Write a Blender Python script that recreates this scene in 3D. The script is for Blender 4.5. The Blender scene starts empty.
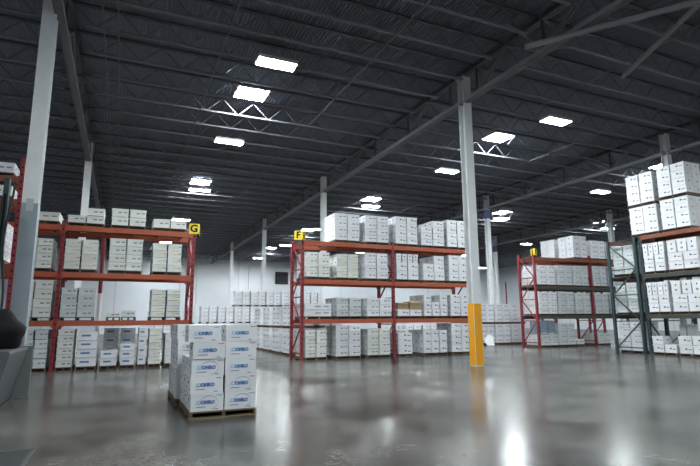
import bpy, bmesh, math, random
from mathutils import Vector, Matrix
from mathutils.bvhtree import BVHTree
random.seed(7)
scene = bpy.context.scene
COL = scene.collection
PI = math.pi

# ------------------------------------------------------------------ camera
FPX, HC = 505.0, 1.5
def nrm(v): return Vector(v).normalized()
zen = nrm(((330 - 350) / FPX, (233 + 2700) / FPX, -1))
a_ = (120 - 350) / FPX
yd = nrm((a_, (zen.z - zen.x * a_) / zen.y, -1))
xd = yd.cross(zen)
RM = Matrix((xd, yd, zen))
CAMP = Vector((0, 0, HC))
cam_d = bpy.data.cameras.new('camera'); cam = bpy.data.objects.new('camera', cam_d); COL.objects.link(cam)
cam_d.sensor_width = 36; cam_d.lens = FPX / 700 * 36; cam_d.clip_end = 300
cam.matrix_world = Matrix.Translation(CAMP) @ RM.to_4x4()
scene.camera = cam
def proj(p):
    c = RM.transposed() @ (Vector(p) - CAMP)
    if c.z > -0.3: return None
    return 350 + FPX * c.x / -c.z, 233 - FPX * c.y / -c.z, -c.z
def in_view(pts, m=25):
    for p in pts:
        q = proj(p)
        if q and -m < q[0] < 700 + m and -m < q[1] < 466 + m: return True
    return False
def seg_in_view(a, b, n=14, m=25):
    a, b = Vector(a), Vector(b)
    return in_view([a.lerp(b, i / n) for i in range(n + 1)], m)

# ------------------------------------------------------------------ materials
def new_mat(name):
    m = bpy.data.materials.new(name); m.use_nodes = True
    nt = m.node_tree; b = nt.nodes['Principled BSDF']
    return m, nt, b
def set_spec(b, s): b.inputs['Specular IOR Level'].default_value = s
def plain(name, col, rough=0.5, metal=0.0, var=0.12, scale=6.0, spec=0.4, objvar=0.0):
    m, nt, b = new_mat(name); N, L = nt.nodes, nt.links
    tc = N.new('ShaderNodeTexCoord'); nz = N.new('ShaderNodeTexNoise')
    nz.inputs['Scale'].default_value = scale; nz.inputs['Detail'].default_value = 4
    L.new(tc.outputs['Object'], nz.inputs['Vector'])
    mr = N.new('ShaderNodeMapRange')
    mr.inputs['To Min'].default_value = 1 - var; mr.inputs['To Max'].default_value = 1 + var
    L.new(nz.outputs['Fac'], mr.inputs['Value'])
    val = mr.outputs['Result']
    if objvar:
        oi = N.new('ShaderNodeObjectInfo'); ge = N.new('ShaderNodeNewGeometry')
        ad = N.new('ShaderNodeMath'); ad.operation = 'ADD'
        L.new(oi.outputs['Random'], ad.inputs[0]); L.new(ge.outputs['Random Per Island'], ad.inputs[1])
        fr = N.new('ShaderNodeMath'); fr.operation = 'FRACT'; L.new(ad.outputs[0], fr.inputs[0])
        m2 = N.new('ShaderNodeMapRange'); m2.inputs['To Min'].default_value = 1 - objvar; m2.inputs['To Max'].default_value = 1.0
        L.new(fr.outputs[0], m2.inputs['Value'])
        mu = N.new('ShaderNodeMath'); mu.operation = 'MULTIPLY'
        L.new(val, mu.inputs[0]); L.new(m2.outputs['Result'], mu.inputs[1]); val = mu.outputs[0]
    hsv = N.new('ShaderNodeHueSaturation'); hsv.inputs['Color'].default_value = (*col, 1)
    L.new(val, hsv.inputs['Value']); L.new(hsv.outputs['Color'], b.inputs['Base Color'])
    b.inputs['Roughness'].default_value = rough; b.inputs['Metallic'].default_value = metal; set_spec(b, spec)
    return m
def emit(name, col, s):
    m, nt, b = new_mat(name)
    b.inputs['Base Color'].default_value = (0.8, 0.8, 0.8, 1)
    b.inputs['Emission Color'].default_value = (*col, 1); b.inputs['Emission Strength'].default_value = s
    return m
M = dict(
    white=plain('carton_white', (0.76, 0.77, 0.80), 0.75, var=0.04, objvar=0.10, spec=0.2),
    cream=plain('carton_cream', (0.73, 0.74, 0.71), 0.75, var=0.05, objvar=0.12, spec=0.2),
    grey=plain('carton_grey', (0.60, 0.64, 0.65), 0.75, var=0.05, objvar=0.14, spec=0.2),
    brown=plain('carton_brown', (0.42, 0.30, 0.17), 0.8, var=0.15, objvar=0.2, spec=0.2),
    ink=plain('black_ink', (0.03, 0.03, 0.035), 0.7, var=0.1),
    inkgrey=plain('grey_ink', (0.22, 0.23, 0.26), 0.7, var=0.1),
    inkblue=plain('blue_ink', (0.09, 0.20, 0.40), 0.6, var=0.05),
    inkcyan=plain('pale_blue_ink', (0.28, 0.48, 0.66), 0.6, var=0.05),
    yellowlabel=plain('label_yellow', (0.66, 0.63, 0.40), 0.7, var=0.05),
    orange=plain('rack_orange', (0.36, 0.078, 0.036), 0.45, var=0.18, scale=3),
    red=plain('rack_red', (0.21, 0.024, 0.030), 0.45, var=0.15, scale=3),
    green=plain('rack_dark_green', (0.025, 0.045, 0.05), 0.4, var=0.2, scale=3),
    darkbeam=plain('rack_dark_beam', (0.05, 0.05, 0.045), 0.5, var=0.2),
    rust=plain('rack_rust', (0.20, 0.055, 0.028), 0.5, var=0.2),
    deckwood=plain('shelf_deck_dark', (0.07, 0.055, 0.045), 0.8, var=0.25),
    wood=plain('pallet_wood', (0.20, 0.14, 0.085), 0.85, var=0.25, scale=9),
    darkwood=plain('pallet_wood_dark', (0.12, 0.085, 0.06), 0.85, var=0.25, scale=9),
    column=plain('column_paint', (0.72, 0.735, 0.75), 0.45, var=0.12, scale=2.5),
    section=plain('column_lower_section', (0.27, 0.31, 0.34), 0.4, var=0.15, scale=2.5),
    yellow=plain('guard_yellow', (0.80, 0.36, 0.01), 0.45, var=0.05),
    steel=plain('roof_steel', (0.15, 0.155, 0.175), 0.55, var=0.12),
    steel_girder=plain('girder_steel', (0.21, 0.215, 0.23), 0.5, var=0.12),
    steel_web=plain('roof_steel_web', (0.10, 0.105, 0.12), 0.55, var=0.12),
    steel_dark=plain('roof_steel_dark', (0.055, 0.057, 0.065), 0.55, var=0.15),
    steel_light=plain('roof_steel_light', (0.42, 0.43, 0.45), 0.5, var=0.1),
    deck=plain('roof_deck', (0.150, 0.166, 0.21), 0.6, var=0.15, scale=0.6),
    lens=emit('lamp_lens', (0.90, 0.985, 1.0), 300.0),
    sky=emit('skylight_panel', (0.90, 0.96, 1.0), 110.0),
    housing=plain('lamp_housing', (0.55, 0.56, 0.57), 0.4, var=0.05),
    signyellow=plain('sign_yellow', (0.80, 0.62, 0.03), 0.5, var=0.04),
    black=plain('matte_black', (0.010, 0.010, 0.011), 0.8, var=0.2, spec=0.12),
    truckgrey=plain('truck_grey', (0.085, 0.09, 0.10), 0.4, var=0.08),
    tubgrey=plain('trim_grey', (0.16, 0.165, 0.17), 0.45, var=0.08),
    hose=plain('rubber_hose', (0.015, 0.015, 0.016), 0.5, var=0.1),
    plastic=plain('white_plastic', (0.82, 0.83, 0.86), 0.4, var=0.05),
    bluegrey=plain('wrapped_blue_grey', (0.20, 0.25, 0.31), 0.35, var=0.12),
    vent=plain('vent_dark', (0.03, 0.032, 0.036), 0.5, var=0.1),
    mat=plain('dark_plate', (0.035, 0.037, 0.042), 0.35, var=0.1),
    blueband=plain('blue_band', (0.06, 0.10, 0.25), 0.5, var=0.1),
)
def floor_mat():
    m, nt, b = new_mat('polished_concrete'); N, L = nt.nodes, nt.links
    tc = N.new('ShaderNodeTexCoord')
    def noise(sc, det=6, rough=0.6, dist=0.0):
        n = N.new('ShaderNodeTexNoise'); n.inputs['Scale'].default_value = sc; n.inputs['Detail'].default_value = det
        n.inputs['Roughness'].default_value = rough; n.inputs['Distortion'].default_value = dist
        L.new(tc.outputs['Object'], n.inputs['Vector']); return n
    n1, n2, n3 = noise(0.22, 5, 0.6, 0.6), noise(1.1, 8, 0.65, 0.4), noise(14, 6, 0.7)
    mx = N.new('ShaderNodeMath'); mx.operation = 'MULTIPLY_ADD'; mx.inputs[1].default_value = 0.55
    L.new(n1.outputs['Fac'], mx.inputs[0])
    mx2 = N.new('ShaderNodeMath'); mx2.operation = 'MULTIPLY_ADD'; mx2.inputs[1].default_value = 0.55
    L.new(n2.outputs['Fac'], mx2.inputs[0])
    mx3 = N.new('ShaderNodeMath'); mx3.operation = 'MULTIPLY'; mx3.inputs[1].default_value = 0.25
    L.new(n3.outputs['Fac'], mx3.inputs[0]); L.new(mx3.outputs[0], mx2.inputs[2]); L.new(mx2.outputs[0], mx.inputs[2])
    cr = N.new('ShaderNodeValToRGB'); e = cr.color_ramp.elements
    e[0].position = 0.57; e[0].color = (0.016, 0.013, 0.010, 1)
    e[1].position = 0.78; e[1].color = (0.130, 0.127, 0.117, 1)
    L.new(mx.outputs[0], cr.inputs['Fac'])
    # saw-cut joints
    sx = N.new('ShaderNodeSeparateXYZ'); L.new(tc.outputs['Object'], sx.inputs[0])
    masks = []
    for ax, off in (('X', 1.85), ('Y', -0.7)):
        ad = N.new('ShaderNodeMath'); ad.operation = 'ADD'; ad.inputs[1].default_value = off; L.new(sx.outputs[ax], ad.inputs[0])
        pp = N.new('ShaderNodeMath'); pp.operation = 'PINGPONG'; pp.inputs[1].default_value = 2.08; L.new(ad.outputs[0], pp.inputs[0])
        lt = N.new('ShaderNodeMath'); lt.operation = 'LESS_THAN'; lt.inputs[1].default_value = 0.008; L.new(pp.outputs[0], lt.inputs[0])
        masks.append(lt.outputs[0])
    mm = N.new('ShaderNodeMath'); mm.operation = 'MAXIMUM'; L.new(masks[0], mm.inputs[0]); L.new(masks[1], mm.inputs[1])
    mix = N.new('ShaderNodeMix'); mix.data_type = 'RGBA'; mix.inputs['B'].default_value = (0.03, 0.028, 0.026, 1)
    mf = N.new('ShaderNodeMath'); mf.operation = 'MULTIPLY'; mf.inputs[1].default_value = 0.6; L.new(mm.outputs[0], mf.inputs[0])
    L.new(mf.outputs[0], mix.inputs['Factor']); L.new(cr.outputs['Color'], mix.inputs['A'])
    L.new(mix.outputs['Result'], b.inputs['Base Color'])
    rr = N.new('ShaderNodeMapRange'); rr.inputs['From Min'].default_value = 0.35; rr.inputs['From Max'].default_value = 0.7
    rr.inputs['To Min'].default_value = 0.20; rr.inputs['To Max'].default_value = 0.265
    n5 = noise(0.5, 2, 0.5); L.new(n5.outputs['Fac'], rr.inputs['Value']); L.new(rr.outputs['Result'], b.inputs['Roughness'])
    set_spec(b, 0.25)
    return m
def wall_mat():
    m, nt, b = new_mat('white_wall_panels'); N, L = nt.nodes, nt.links
    tc = N.new('ShaderNodeTexCoord'); sx = N.new('ShaderNodeSeparateXYZ'); L.new(tc.outputs['Object'], sx.inputs[0])
    ad = N.new('ShaderNodeMath'); ad.operation = 'ADD'; L.new(sx.outputs['X'], ad.inputs[0]); L.new(sx.outputs['Y'], ad.inputs[1])
    pp = N.new('ShaderNodeMath'); pp.operation = 'PINGPONG'; pp.inputs[1].default_value = 3.8; L.new(ad.outputs[0], pp.inputs[0])
    lt = N.new('ShaderNodeMath'); lt.operation = 'LESS_THAN'; lt.inputs[1].default_value = 0.05; L.new(pp.outputs[0], lt.inputs[0])
    nz = N.new('ShaderNodeTexNoise'); nz.inputs['Scale'].default_value = 0.25; L.new(tc.outputs['Object'], nz.inputs['Vector'])
    cr = N.new('ShaderNodeValToRGB'); e = cr.color_ramp.elements
    e[0].position = 0.3; e[0].color = (0.66, 0.69, 0.74, 1); e[1].position = 0.7; e[1].color = (0.74, 0.76, 0.80, 1)
    L.new(nz.outputs['Fac'], cr.inputs['Fac'])
    mix = N.new('ShaderNodeMix'); mix.data_type = 'RGBA'; mix.inputs['B'].default_value = (0.50, 0.52, 0.56, 1)
    L.new(lt.outputs[0], mix.inputs['Factor']); L.new(cr.outputs['Color'], mix.inputs['A'])
    L.new(mix.outputs['Result'], b.inputs['Base Color']); b.inputs['Roughness'].default_value = 0.6
    return m
M['floor'] = floor_mat(); M['wall'] = wall_mat()

# ------------------------------------------------------------------ mesh helpers
class MB:
    """collects shapes for ONE mesh, several material slots"""
    def __init__(s): s.v, s.f, s.m, s.mats = [], [], [], []
    def mi(s, mat):
        if mat not in s.mats: s.mats.append(mat)
        return s.mats.index(mat)
    def box(s, x0, x1, y0, y1, z0, z1, mat, skip=''):
        n = len(s.v); k = s.mi(mat)
        s.v += [(x0, y0, z0), (x1, y0, z0), (x1, y1, z0), (x0, y1, z0), (x0, y0, z1), (x1, y0, z1), (x1, y1, z1), (x0, y1, z1)]
        for q in ((0, 3, 2, 1), (4, 5, 6, 7), (0, 1, 5, 4), (1, 2, 6, 5), (2, 3, 7, 6), (3, 0, 4, 7)):
            s.f.append([n + i for i in q]); s.m.append(k)
    def poly(s, pts, mat):
        n = len(s.v); s.v += [tuple(p) for p in pts]; s.f.append(list(range(n, n + len(pts)))); s.m.append(s.mi(mat))
    def bar(s, a, b, w, h, mat, up=(0, 0, 1)):
        a, b = Vector(a), Vector(b); t = (b - a).normalized(); u = Vector(up)
        if abs(t.dot(u)) > 0.97: u = Vector((0, 1, 0))
        sd = t.cross(u).normalized(); u = sd.cross(t).normalized(); n = len(s.v); k = s.mi(mat)
        for p in (a, b):
            for i, j in ((-1, -1), (1, -1), (1, 1), (-1, 1)): s.v.append(tuple(p + sd * (i * w / 2) + u * (j * h / 2)))
        for q in ((3, 2, 1, 0), (4, 5, 6, 7), (0, 1, 5, 4), (1, 2, 6, 5), (2, 3, 7, 6), (3, 0, 4, 7)):
            s.f.append([n + i for i in q]); s.m.append(k)
    def tube(s, pts, r, mat, seg=8):
        pts = [Vector(p) for p in pts]; k = s.mi(mat); rings = []
        for i, p in enumerate(pts):
            t = ((pts[min(i + 1, len(pts) - 1)]) - pts[max(i - 1, 0)]).normalized()
            u = Vector((0, 0, 1)) if abs(t.z) < 0.9 else Vector((1, 0, 0))
            sd = t.cross(u).normalized(); u = sd.cross(t); n = len(s.v); rings.append(n)
            for j in range(seg):
                an = 2 * PI * j / seg; s.v.append(tuple(p + sd * math.cos(an) * r + u * math.sin(an) * r))
        for i in range(len(rings) - 1):
            for j in range(seg):
                a, b = rings[i], rings[i + 1]; q = (j + 1) % seg
                s.f.append([a + j, a + q, b + q, b + j]); s.m.append(k)
        s.f.append([rings[0] + j for j in reversed(range(seg))]); s.m.append(k)
        s.f.append([rings[-1] + j for j in range(seg)]); s.m.append(k)
    def add(s, o, mtx):
        n = len(s.v); s.v += [tuple(mtx @ Vector(p)) for p in o.v]
        for f, k in zip(o.f, o.m): s.f.append([n + i for i in f]); s.m.append(s.mi(o.mats[k]))
    def mesh(s, name):
        me = bpy.data.meshes.new(name); me.from_pydata(s.v, [], s.f)
        for m in s.mats: me.materials.append(m)
        me.polygons.foreach_set('material_index', s.m); me.update(); return me
    def build(s, name, parent=None):
        o = bpy.data.objects.new(name, s.mesh(name)); COL.objects.link(o)
        if parent: o.parent = parent
        return o
LABELS = {}
def tag(o, label, cat, group=None, kind=None):
    n = len(label.split())
    if not 4 <= n <= 16: print("BADLABEL", n, label)
    o['label'] = label; o['category'] = cat
    if group: o['group'] = group
    if kind: o['kind'] = kind
    LABELS[label] = LABELS.get(label, 0) + 1
    return o
def thing(name, label, cat, loc=(0, 0, 0), rz=0, group=None):
    o = bpy.data.objects.new(name, None); COL.objects.link(o); o.location = loc; o.rotation_euler = (0, 0, rz)
    o.empty_display_size = 0.2
    return tag(o, label, cat, group)
def dup(root, label, loc=None, scale=None, rz=None):
    c = root.copy(); COL.objects.link(c); tag(c, label, root['category'], root.get('group'))
    if loc is not None: c.location = loc
    if scale is not None: c.scale = scale
    if rz is not None: c.rotation_euler = (0, 0, rz)
    for ch in list(root.children):
        k = ch.copy(); COL.objects.link(k); k.parent = c
        for g in list(ch.children):
            q = g.copy(); COL.objects.link(q); q.parent = k
    return c
def child(name, mesh, parent, loc=(0, 0, 0), rot=(0, 0, 0)):
    o = bpy.data.objects.new(name, mesh); COL.objects.link(o); o.parent = parent; o.location = loc; o.rotation_euler = rot
    return o
def struct(name, mb):
    o = mb.build(name); o['kind'] = 'structure'; return o
ORD = ['zeroth', 'first', 'second', 'third', 'fourth', 'fifth', 'sixth', 'seventh', 'eighth', 'ninth', 'tenth', 'eleventh', 'twelfth',
       'thirteenth', 'fourteenth', 'fifteenth', 'sixteenth', 'seventeenth', 'eighteenth', 'nineteenth']
TENS = {20: 'twent', 30: 'thirt', 40: 'fort', 50: 'fift'}
def ordw(n):
    if n < 20: return ORD[n]
    t = TENS[n // 10 * 10]
    return t + 'ieth' if n % 10 == 0 else t + 'y-' + ORD[n % 10]
def text_mb(s, size, mat, bold=0.0, shear=0.0):
    cu = bpy.data.curves.new('txt', 'FONT'); cu.body = s; cu.size = size; cu.align_x = 'CENTER'; cu.align_y = 'CENTER'
    cu.offset = bold; cu.shear = shear; cu.resolution_u = 2
    o = bpy.data.objects.new('txt', cu); COL.objects.link(o)
    bpy.context.view_layer.update()
    ev = o.evaluated_get(bpy.context.evaluated_depsgraph_get()); me = ev.to_mesh()
    mb = MB(); mb.v = [tuple(v.co) for v in me.vertices]; mb.f = [list(p.vertices) for p in me.polygons]; mb.m = [0] * len(mb.f); mb.mats = [mat]
    ev.to_mesh_clear(); bpy.data.objects.remove(o); bpy.data.curves.remove(cu)
    return mb
UPRIGHT = Matrix.Rotation(PI / 2, 4, 'X')       # xy text plane -> faces -Y

# ------------------------------------------------------------------ room shell
X0, X1, Y0, Y1, ZD = -14.1, 59.4, -9.0, 69.2, 10.22
b = MB(); b.box(X0, X1, Y0, Y1, -0.2, 0, M['floor']); struct('floor', b)
b = MB()
p = 0.115
x = X0
prof = []
while x < X1:
    prof += [(x, ZD), (x + 0.045, ZD), (x + 0.053, ZD + 0.06), (x + 0.107, ZD + 0.06)]; x += p
prof.append((X1, ZD))
n0 = len(prof)
b.v = [(q[0], Y0, q[1]) for q in prof] + [(q[0], Y1, q[1]) for q in prof]; k = b.mi(M['deck'])
for i in range(n0 - 1): b.f.append([i, n0 + i, n0 + i + 1, i + 1]); b.m.append(k)
b.box(X0, X1, Y0, Y1, ZD + 0.12, ZD + 0.2, M['deck'])
struct('ceiling', b)
for nm, q in dict(wall_back=(X0, X1, Y1, Y1 + .2), wall_front=(X0, X1, Y0 - .2, Y0), wall_left=(X0 - .2, X0, Y0, Y1), wall_right=(X1, X1 + .2, Y0, Y1)).items():
    b = MB(); b.box(*q, -0.2, ZD + 0.2, M['wall']); struct(nm, b)

# ------------------------------------------------------------------ roof framing
GX = [-14.1, -1.85, 10.63, 22.8, 35.0, 47.2, 59.4]
GY = [0.01, 13.73, 27.45, 41.17, 54.89, 68.61]
JS = 13.72 / 9
ZB = 9.55
BAYN = ['left roof bay', 'central roof bay', 'middle-right roof bay', 'far right roof bay', 'farthest right roof bay']
JL = 12.2
jt = MB(); jt.box(-JL / 2, JL / 2, -0.06, 0.06, ZD - 0.06, ZD - 0.003, M['steel_dark'])
jb = MB(); jb.box(-JL / 2 + 0.45, JL / 2 - 0.45, -0.05, 0.05, ZB, ZB + 0.06, M['steel'])
jw = MB(); npan = 20; xs = [-JL / 2 + 0.08 + (JL - 0.16) * i / npan for i in range(npan + 1)]
for i in range(npan):
    z0, z1 = (ZD - 0.05, ZB + 0.03) if i % 2 == 0 else (ZB + 0.03, ZD - 0.05)
    jw.bar((xs[i], 0, z0), (xs[i + 1], 0, z1), 0.03, 0.03, M['steel_web'])
mt, mbm, mw = jt.mesh('top_chord'), jb.mesh('bottom_chord'), jw.mesh('web')
proto = None
for bi in range(5):
    xa, xb = GX[bi], GX[bi + 1]; cx, L = (xa + xb) / 2, xb - xa - 0.02; cnt = 0
    for j in range(-4, 45):
        y = 13.88 + JS * (j - 0.5)
        if y > Y1 - 0.3 or y < 2: continue
        if bi == 4 and j % 1: continue
        vis = seg_in_view((xa, y, ZB), (xb, y, ZB), 20, 10)
        if not vis: continue
        cnt += 1
        lab = f'grey steel open-web roof joist, {ordw(cnt)} from the camera in the {BAYN[bi]}'
        if proto is None:
            proto = thing('roof_joist', lab, 'roof joist', (cx, y, 0), 0, 'open-web joists under the roof deck'); proto.scale = (L / JL, 1, 1)
            child('top_chord', mt, proto); child('bottom_chord', mbm, proto); child('web', mw, proto)
        else: dup(proto, lab, (cx, y, 0), (L / JL, 1, 1))
# girders
ZG0, ZG1 = 9.07, 10.02
GN = ['', 'left', 'central', 'right-hand', 'farthest right']
gl = 13.72
gt = MB(); gt.box(-0.1, 0.1, 0.02, gl - 0.02, ZG1, ZG1 + 0.14, M['steel_dark']); gt = gt.mesh('top_chord')
gb = MB(); gb.box(-0.11, -0.02, 0.02, gl - 0.02, ZG0 - 0.07, ZG0 + 0.07, M['steel_girder']); gb.box(0.02, 0.11, 0.02, gl - 0.02, ZG0 - 0.07, ZG0 + 0.07, M['steel_girder'])
gb.box(-0.11, 0.11, 0.02, gl - 0.02, ZG0 - 0.07, ZG0 - 0.055, M['steel_girder']); gb = gb.mesh('bottom_chord')
gm = []
nod = [JS * (i + 0.5) for i in range(9)]
bn = [JS * 1 * (2 * i + 1.0) for i in range(5)]
for i in range(5):
    yb_ = min(max(JS * 2 * i + JS * 0.5, 0.5), gl - 0.5)
    for s in (-1, 1):
        yt_ = yb_ + s * JS
        if 0 < yt_ < gl:
            q = MB(); q.bar((-0.05, yb_, ZG0), (-0.05, yt_, ZG1), 0.05, 0.07, M['steel']); q.bar((0.05, yb_, ZG0), (0.05, yt_, ZG1), 0.05, 0.07, M['steel']); gm.append(q.mesh('web_member'))
    q = MB(); q.bar((0, yb_, ZG0), (0, yb_, ZG1), 0.06, 0.06, M['steel_dark']); gm.append(q.mesh('web_member'))
gbr = []
for s in (-1, 1):
    for i in (1, 3):
        q = MB(); q.tube([(0, JS * (2 * i) + JS * .5, ZG0 + 0.02), (s * 1.35, JS * (2 * i) + JS * .5, ZB + 0.02)], 0.025, M['steel'], 6); gbr.append(q.mesh('side_brace'))
gproto = None
for gi in range(1, 5):
    c2 = 0
    for yi in range(5):
        if not seg_in_view((GX[gi], GY[yi], ZG0), (GX[gi], GY[yi + 1], ZG0), 14, 10): continue
        c2 += 1
        lab = f'grey steel roof girder truss on the {GN[gi]} column line, {ordw(c2)} span from the camera'
        if gproto is None:
            gproto = thing('roof_girder', lab, 'girder', (GX[gi], GY[yi], 0), 0, 'trussed girders along the column lines')
            child('top_chord', gt, gproto); child('bottom_chord', gb, gproto)
            for q in gm: child('web_member', q, gproto)
            for q in gbr: child('side_brace', q, gproto)
        else: dup(gproto, lab, (GX[gi], GY[yi], 0))
# long thin runs under the joists
BR = [(-0.92, 'left roof bay beside the left girder'), (-0.55, 'left part of the central bay, second from girder'), (2.3, 'central bay left of the bright skylights'),
      (6.7, 'central bay right of the skylights'), (14.2, 'middle-right bay left of its skylights'), (18.8, 'middle-right bay right of its skylights'), (26.0, 'far right bay left of its skylight')]
for i, (bx_, wh) in enumerate(BR):
    b = MB(); b.bar((bx_, 4, ZB - 0.012), (bx_, Y1 - 0.4, ZB - 0.012), 0.035, 0.035, M['steel'])
    tag(b.build('bridging_bar'), f'thin grey bridging bar under the joists, {wh}', 'bracing bar', 'bridging bars under the joists')
# loose pair of angled brace pipes at the upper right
for (a, c, t) in (((9.73, 9.75, 8.9), (12.3, 6.15, 8.9), 'left arm of the upper-right pair, shallower in view'),
                  ((14.46, 10.35, ZB - 0.3), (12.62, 6.66, ZB - 0.3), 'right arm of the upper-right pair, steeper in view')):
    b = MB(); b.tube([a, c], 0.075, M['steel_girder'], 12)
    o = b.build('brace_pipe'); tag(o, f'long grey pipe under the roof, {t}', 'pipe', 'angled pipes under the roof')
    for f in (0.10, 0.85):
        p_ = Vector(a).lerp(Vector(c), f); q = MB(); q.tube([p_, (p_.x, p_.y, ZD)], 0.012, M['steel'], 6); q.build('hanger_rod', o)

# columns
def h_section(w, z1, mat):
    q = MB(); t = w * 0.09
    q.box(-w / 2, w / 2, -w / 2, -w / 2 + t, 0.02, z1, mat); q.box(-w / 2, w / 2, w / 2 - t, w / 2, 0.02, z1, mat); q.box(-t / 2, t / 2, -w / 2 + t, w / 2 - t, 0.02, z1, mat)
    return q
COLS = [(10.68, 13.73, 0.32, 'tall pale steel column with a yellow guard at its foot, right of centre', True),
        (-2.06, 13.5, 0.32, 'nearest pale steel column, left edge, beside the reach truck mast', False),
        (10.63, 27.45, 0.29, 'pale steel column rising behind the left bay of the central rack', False),
        (10.63, 41.17, 0.29, 'pale steel column in front of the back wall, third on the central line', False),
        (10.63, 54.89, 0.29, 'farthest pale column on the central line, just before the white wall', False),
        (-1.85, 26.2, 0.29, 'pale steel column rising behind the left rack', False),
        (22.8, 14.6, 0.3, 'grey steel column in shade behind the top right carton loads', False),
        (22.8, 27.45, 0.29, 'pale steel column just right of the yellow guarded one, with blue band on top', False),
        (35.0, 41.17, 0.32, 'dim grey column behind the one with the blue band', False),
        (35.0, 27.45, 0.32, 'pale steel column above the dark green rack end frame', False)]
for (cx, cy, w, lab, guard) in COLS:
    t = thing('steel_column', lab, 'column', (cx, cy, 0), 0, 'steel roof columns')
    h_section(w, ZG1 - 0.03, M['column']).build('shaft', t)
    q = MB(); e = w * (.5 if guard else .75); q.box(-e, e, -e, e, 0, 0.02, M['column']); q.build('base_plate', t)
    q = MB(); q.box(-w * .7, w * .7, -w * .7, w * .7, ZG1 - 0.03, ZG1, M['steel']); q.build('cap_plate', t)
    if 'nearest' in lab:  # lower length boxed in a darker blue grey than the shaft above
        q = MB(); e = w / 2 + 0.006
        q.box(-e, e, -e, e, 0.021, 4.2, M['section']); q.box(-0.07, 0.07, -e - 0.02, -e, 4.0, 4.3, M['steel_light']); q.build('lower_section', t)['label'] = 'blue grey lower cladding'
    if guard:
        q = MB(); r = 0.172; pts = []
        for k in range(4):
            for an in (0, 30, 60, 90):
                A_ = math.radians(k * 90 + an); c_ = ((1, 1), (-1, 1), (-1, -1), (1, -1))[k]
                pts.append((c_[0] * (r - .05) + .05 * math.cos(A_), c_[1] * (r - .05) + .05 * math.sin(A_)))
        n = len(pts)
        for i in range(n):
            p1, p2 = pts[i], pts[(i + 1) % n]
            q.poly([(*p1, 0.021), (*p2, 0.021), (*p2, 2.0), (*p1, 2.0)], M['yellow'])
        q.poly([(*p_, 2.0) for p_ in pts], M['yellow'])
        g = q.build('column_guard', t); g['label'] = 'bright yellow guard sleeve'
    if 'blue band' in lab:
        q = MB(); q.box(-w * .53, w * .53, -w * .53, w * .53, 8.35, 8.95, M['blueband']); q.build('band', t)['label'] = 'dark blue band'

# ------------------------------------------------------------------ lamps and skylights
lamp_proto = None; sk_proto = None
hous = MB(); hous.box(-0.62, 0.62, -0.28, 0.28, 9.43, 9.5, M['housing']); hous.box(-0.62, 0.62, -0.28, -0.26, 9.385, 9.43, M['housing']); hous.box(-0.62, 0.62, 0.26, 0.28, 9.385, 9.43, M['housing'])
hous.box(-0.62, -0.6, -0.26, 0.26, 9.385, 9.43, M['housing']); hous.box(0.6, 0.62, -0.26, 0.26, 9.385, 9.43, M['housing']); hous = hous.mesh('housing')
lens = MB(); lens.box(-0.59, 0.59, -0.25, 0.25, 9.39, 9.42, M['lens']); lens = lens.mesh('lamp_lens')
hang = MB()
for sx_ in (-0.5, 0.5): hang.tube([(sx_, 0, 9.5), (sx_, 0, ZD)], 0.008, M['steel'], 6)
hang = hang.mesh('hanger_wire')
LX = [3.95, 15.65, 27.3, 39.3, 51.2]
LY = [-3.0, 5.0, 14.3, 21.9, 31.15, 41.2, 51.6, 63.5]
BL = ['central bay', 'middle-right bay', 'far right bay', 'farthest right bay', 'bay beyond the farthest']
for i, lx in enumerate(LX):
    c2 = 0
    for ly in LY:
        vis = in_view([(lx, ly, 9.4)], 5)
        if vis: c2 += 1; lab = f'bright white rectangular high-bay lamp, {ordw(c2)} from the camera along the {BL[i]}'
        else:
            if ly > 8 and lx > 20: continue
            lab = f'bright white rectangular high-bay lamp outside the view along the {BL[i]}'
        if i == 3 and ly in (14.3,): continue
        if i == 4 and ly < 40: continue
        if lamp_proto is None:
            lamp_proto = thing('high_bay_lamp', lab, 'lamp', (lx, ly, 0), 0, 'high-bay lamps under the joists')
            child('housing', hous, lamp_proto); child('lamp_lens', lens, lamp_proto); child('hanger_wire', hang, lamp_proto)
        else: dup(lamp_proto, lab, (lx, ly, 0))
for lx, ly in ((-8.5, 6.0), (-8.5, 22.0), (-8.5, 38)): dup(lamp_proto, 'bright white rectangular high-bay lamp over the unseen left bay', (lx, ly, 0))
skf = MB()
for q in ((-0.64, 0.64, -0.66, -0.6), (-0.64, 0.64, 0.6, 0.66), (-0.64, -0.58, -0.6, 0.6), (0.58, 0.64, -0.6, 0.6)): skf.box(*q, ZD - 0.05, ZD - 0.002, M['steel_light'])
skf = skf.mesh('curb_frame')
skp = MB(); skp.box(-0.58, 0.58, -0.6, 0.6, ZD - 0.03, ZD - 0.012, M['sky']); skp = skp.mesh('diffuser_panel')
SX = [4.1, 16.2, 28.3, 40.0]; SY = [18.46, 32.17, 45.88, 59.6]
for i, lx in enumerate(SX):
    c2 = 0
    for ly in SY:
        if not in_view([(lx, ly, ZD)], 8): continue
        if lx > 39 and ly > 34: continue
        c2 += 1; lab = f'glowing square skylight above a lit joist, {ordw(c2)} from the camera along the {BL[i]}'
        if sk_proto is None:
            sk_proto = thing('skylight', lab, 'skylight', (lx, ly, 0), 0, 'square skylights in the roof deck')
            child('curb_frame', skf, sk_proto); child('diffuser_panel', skp, sk_proto)
        else: dup(sk_proto, lab, (lx, ly, 0))

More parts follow.
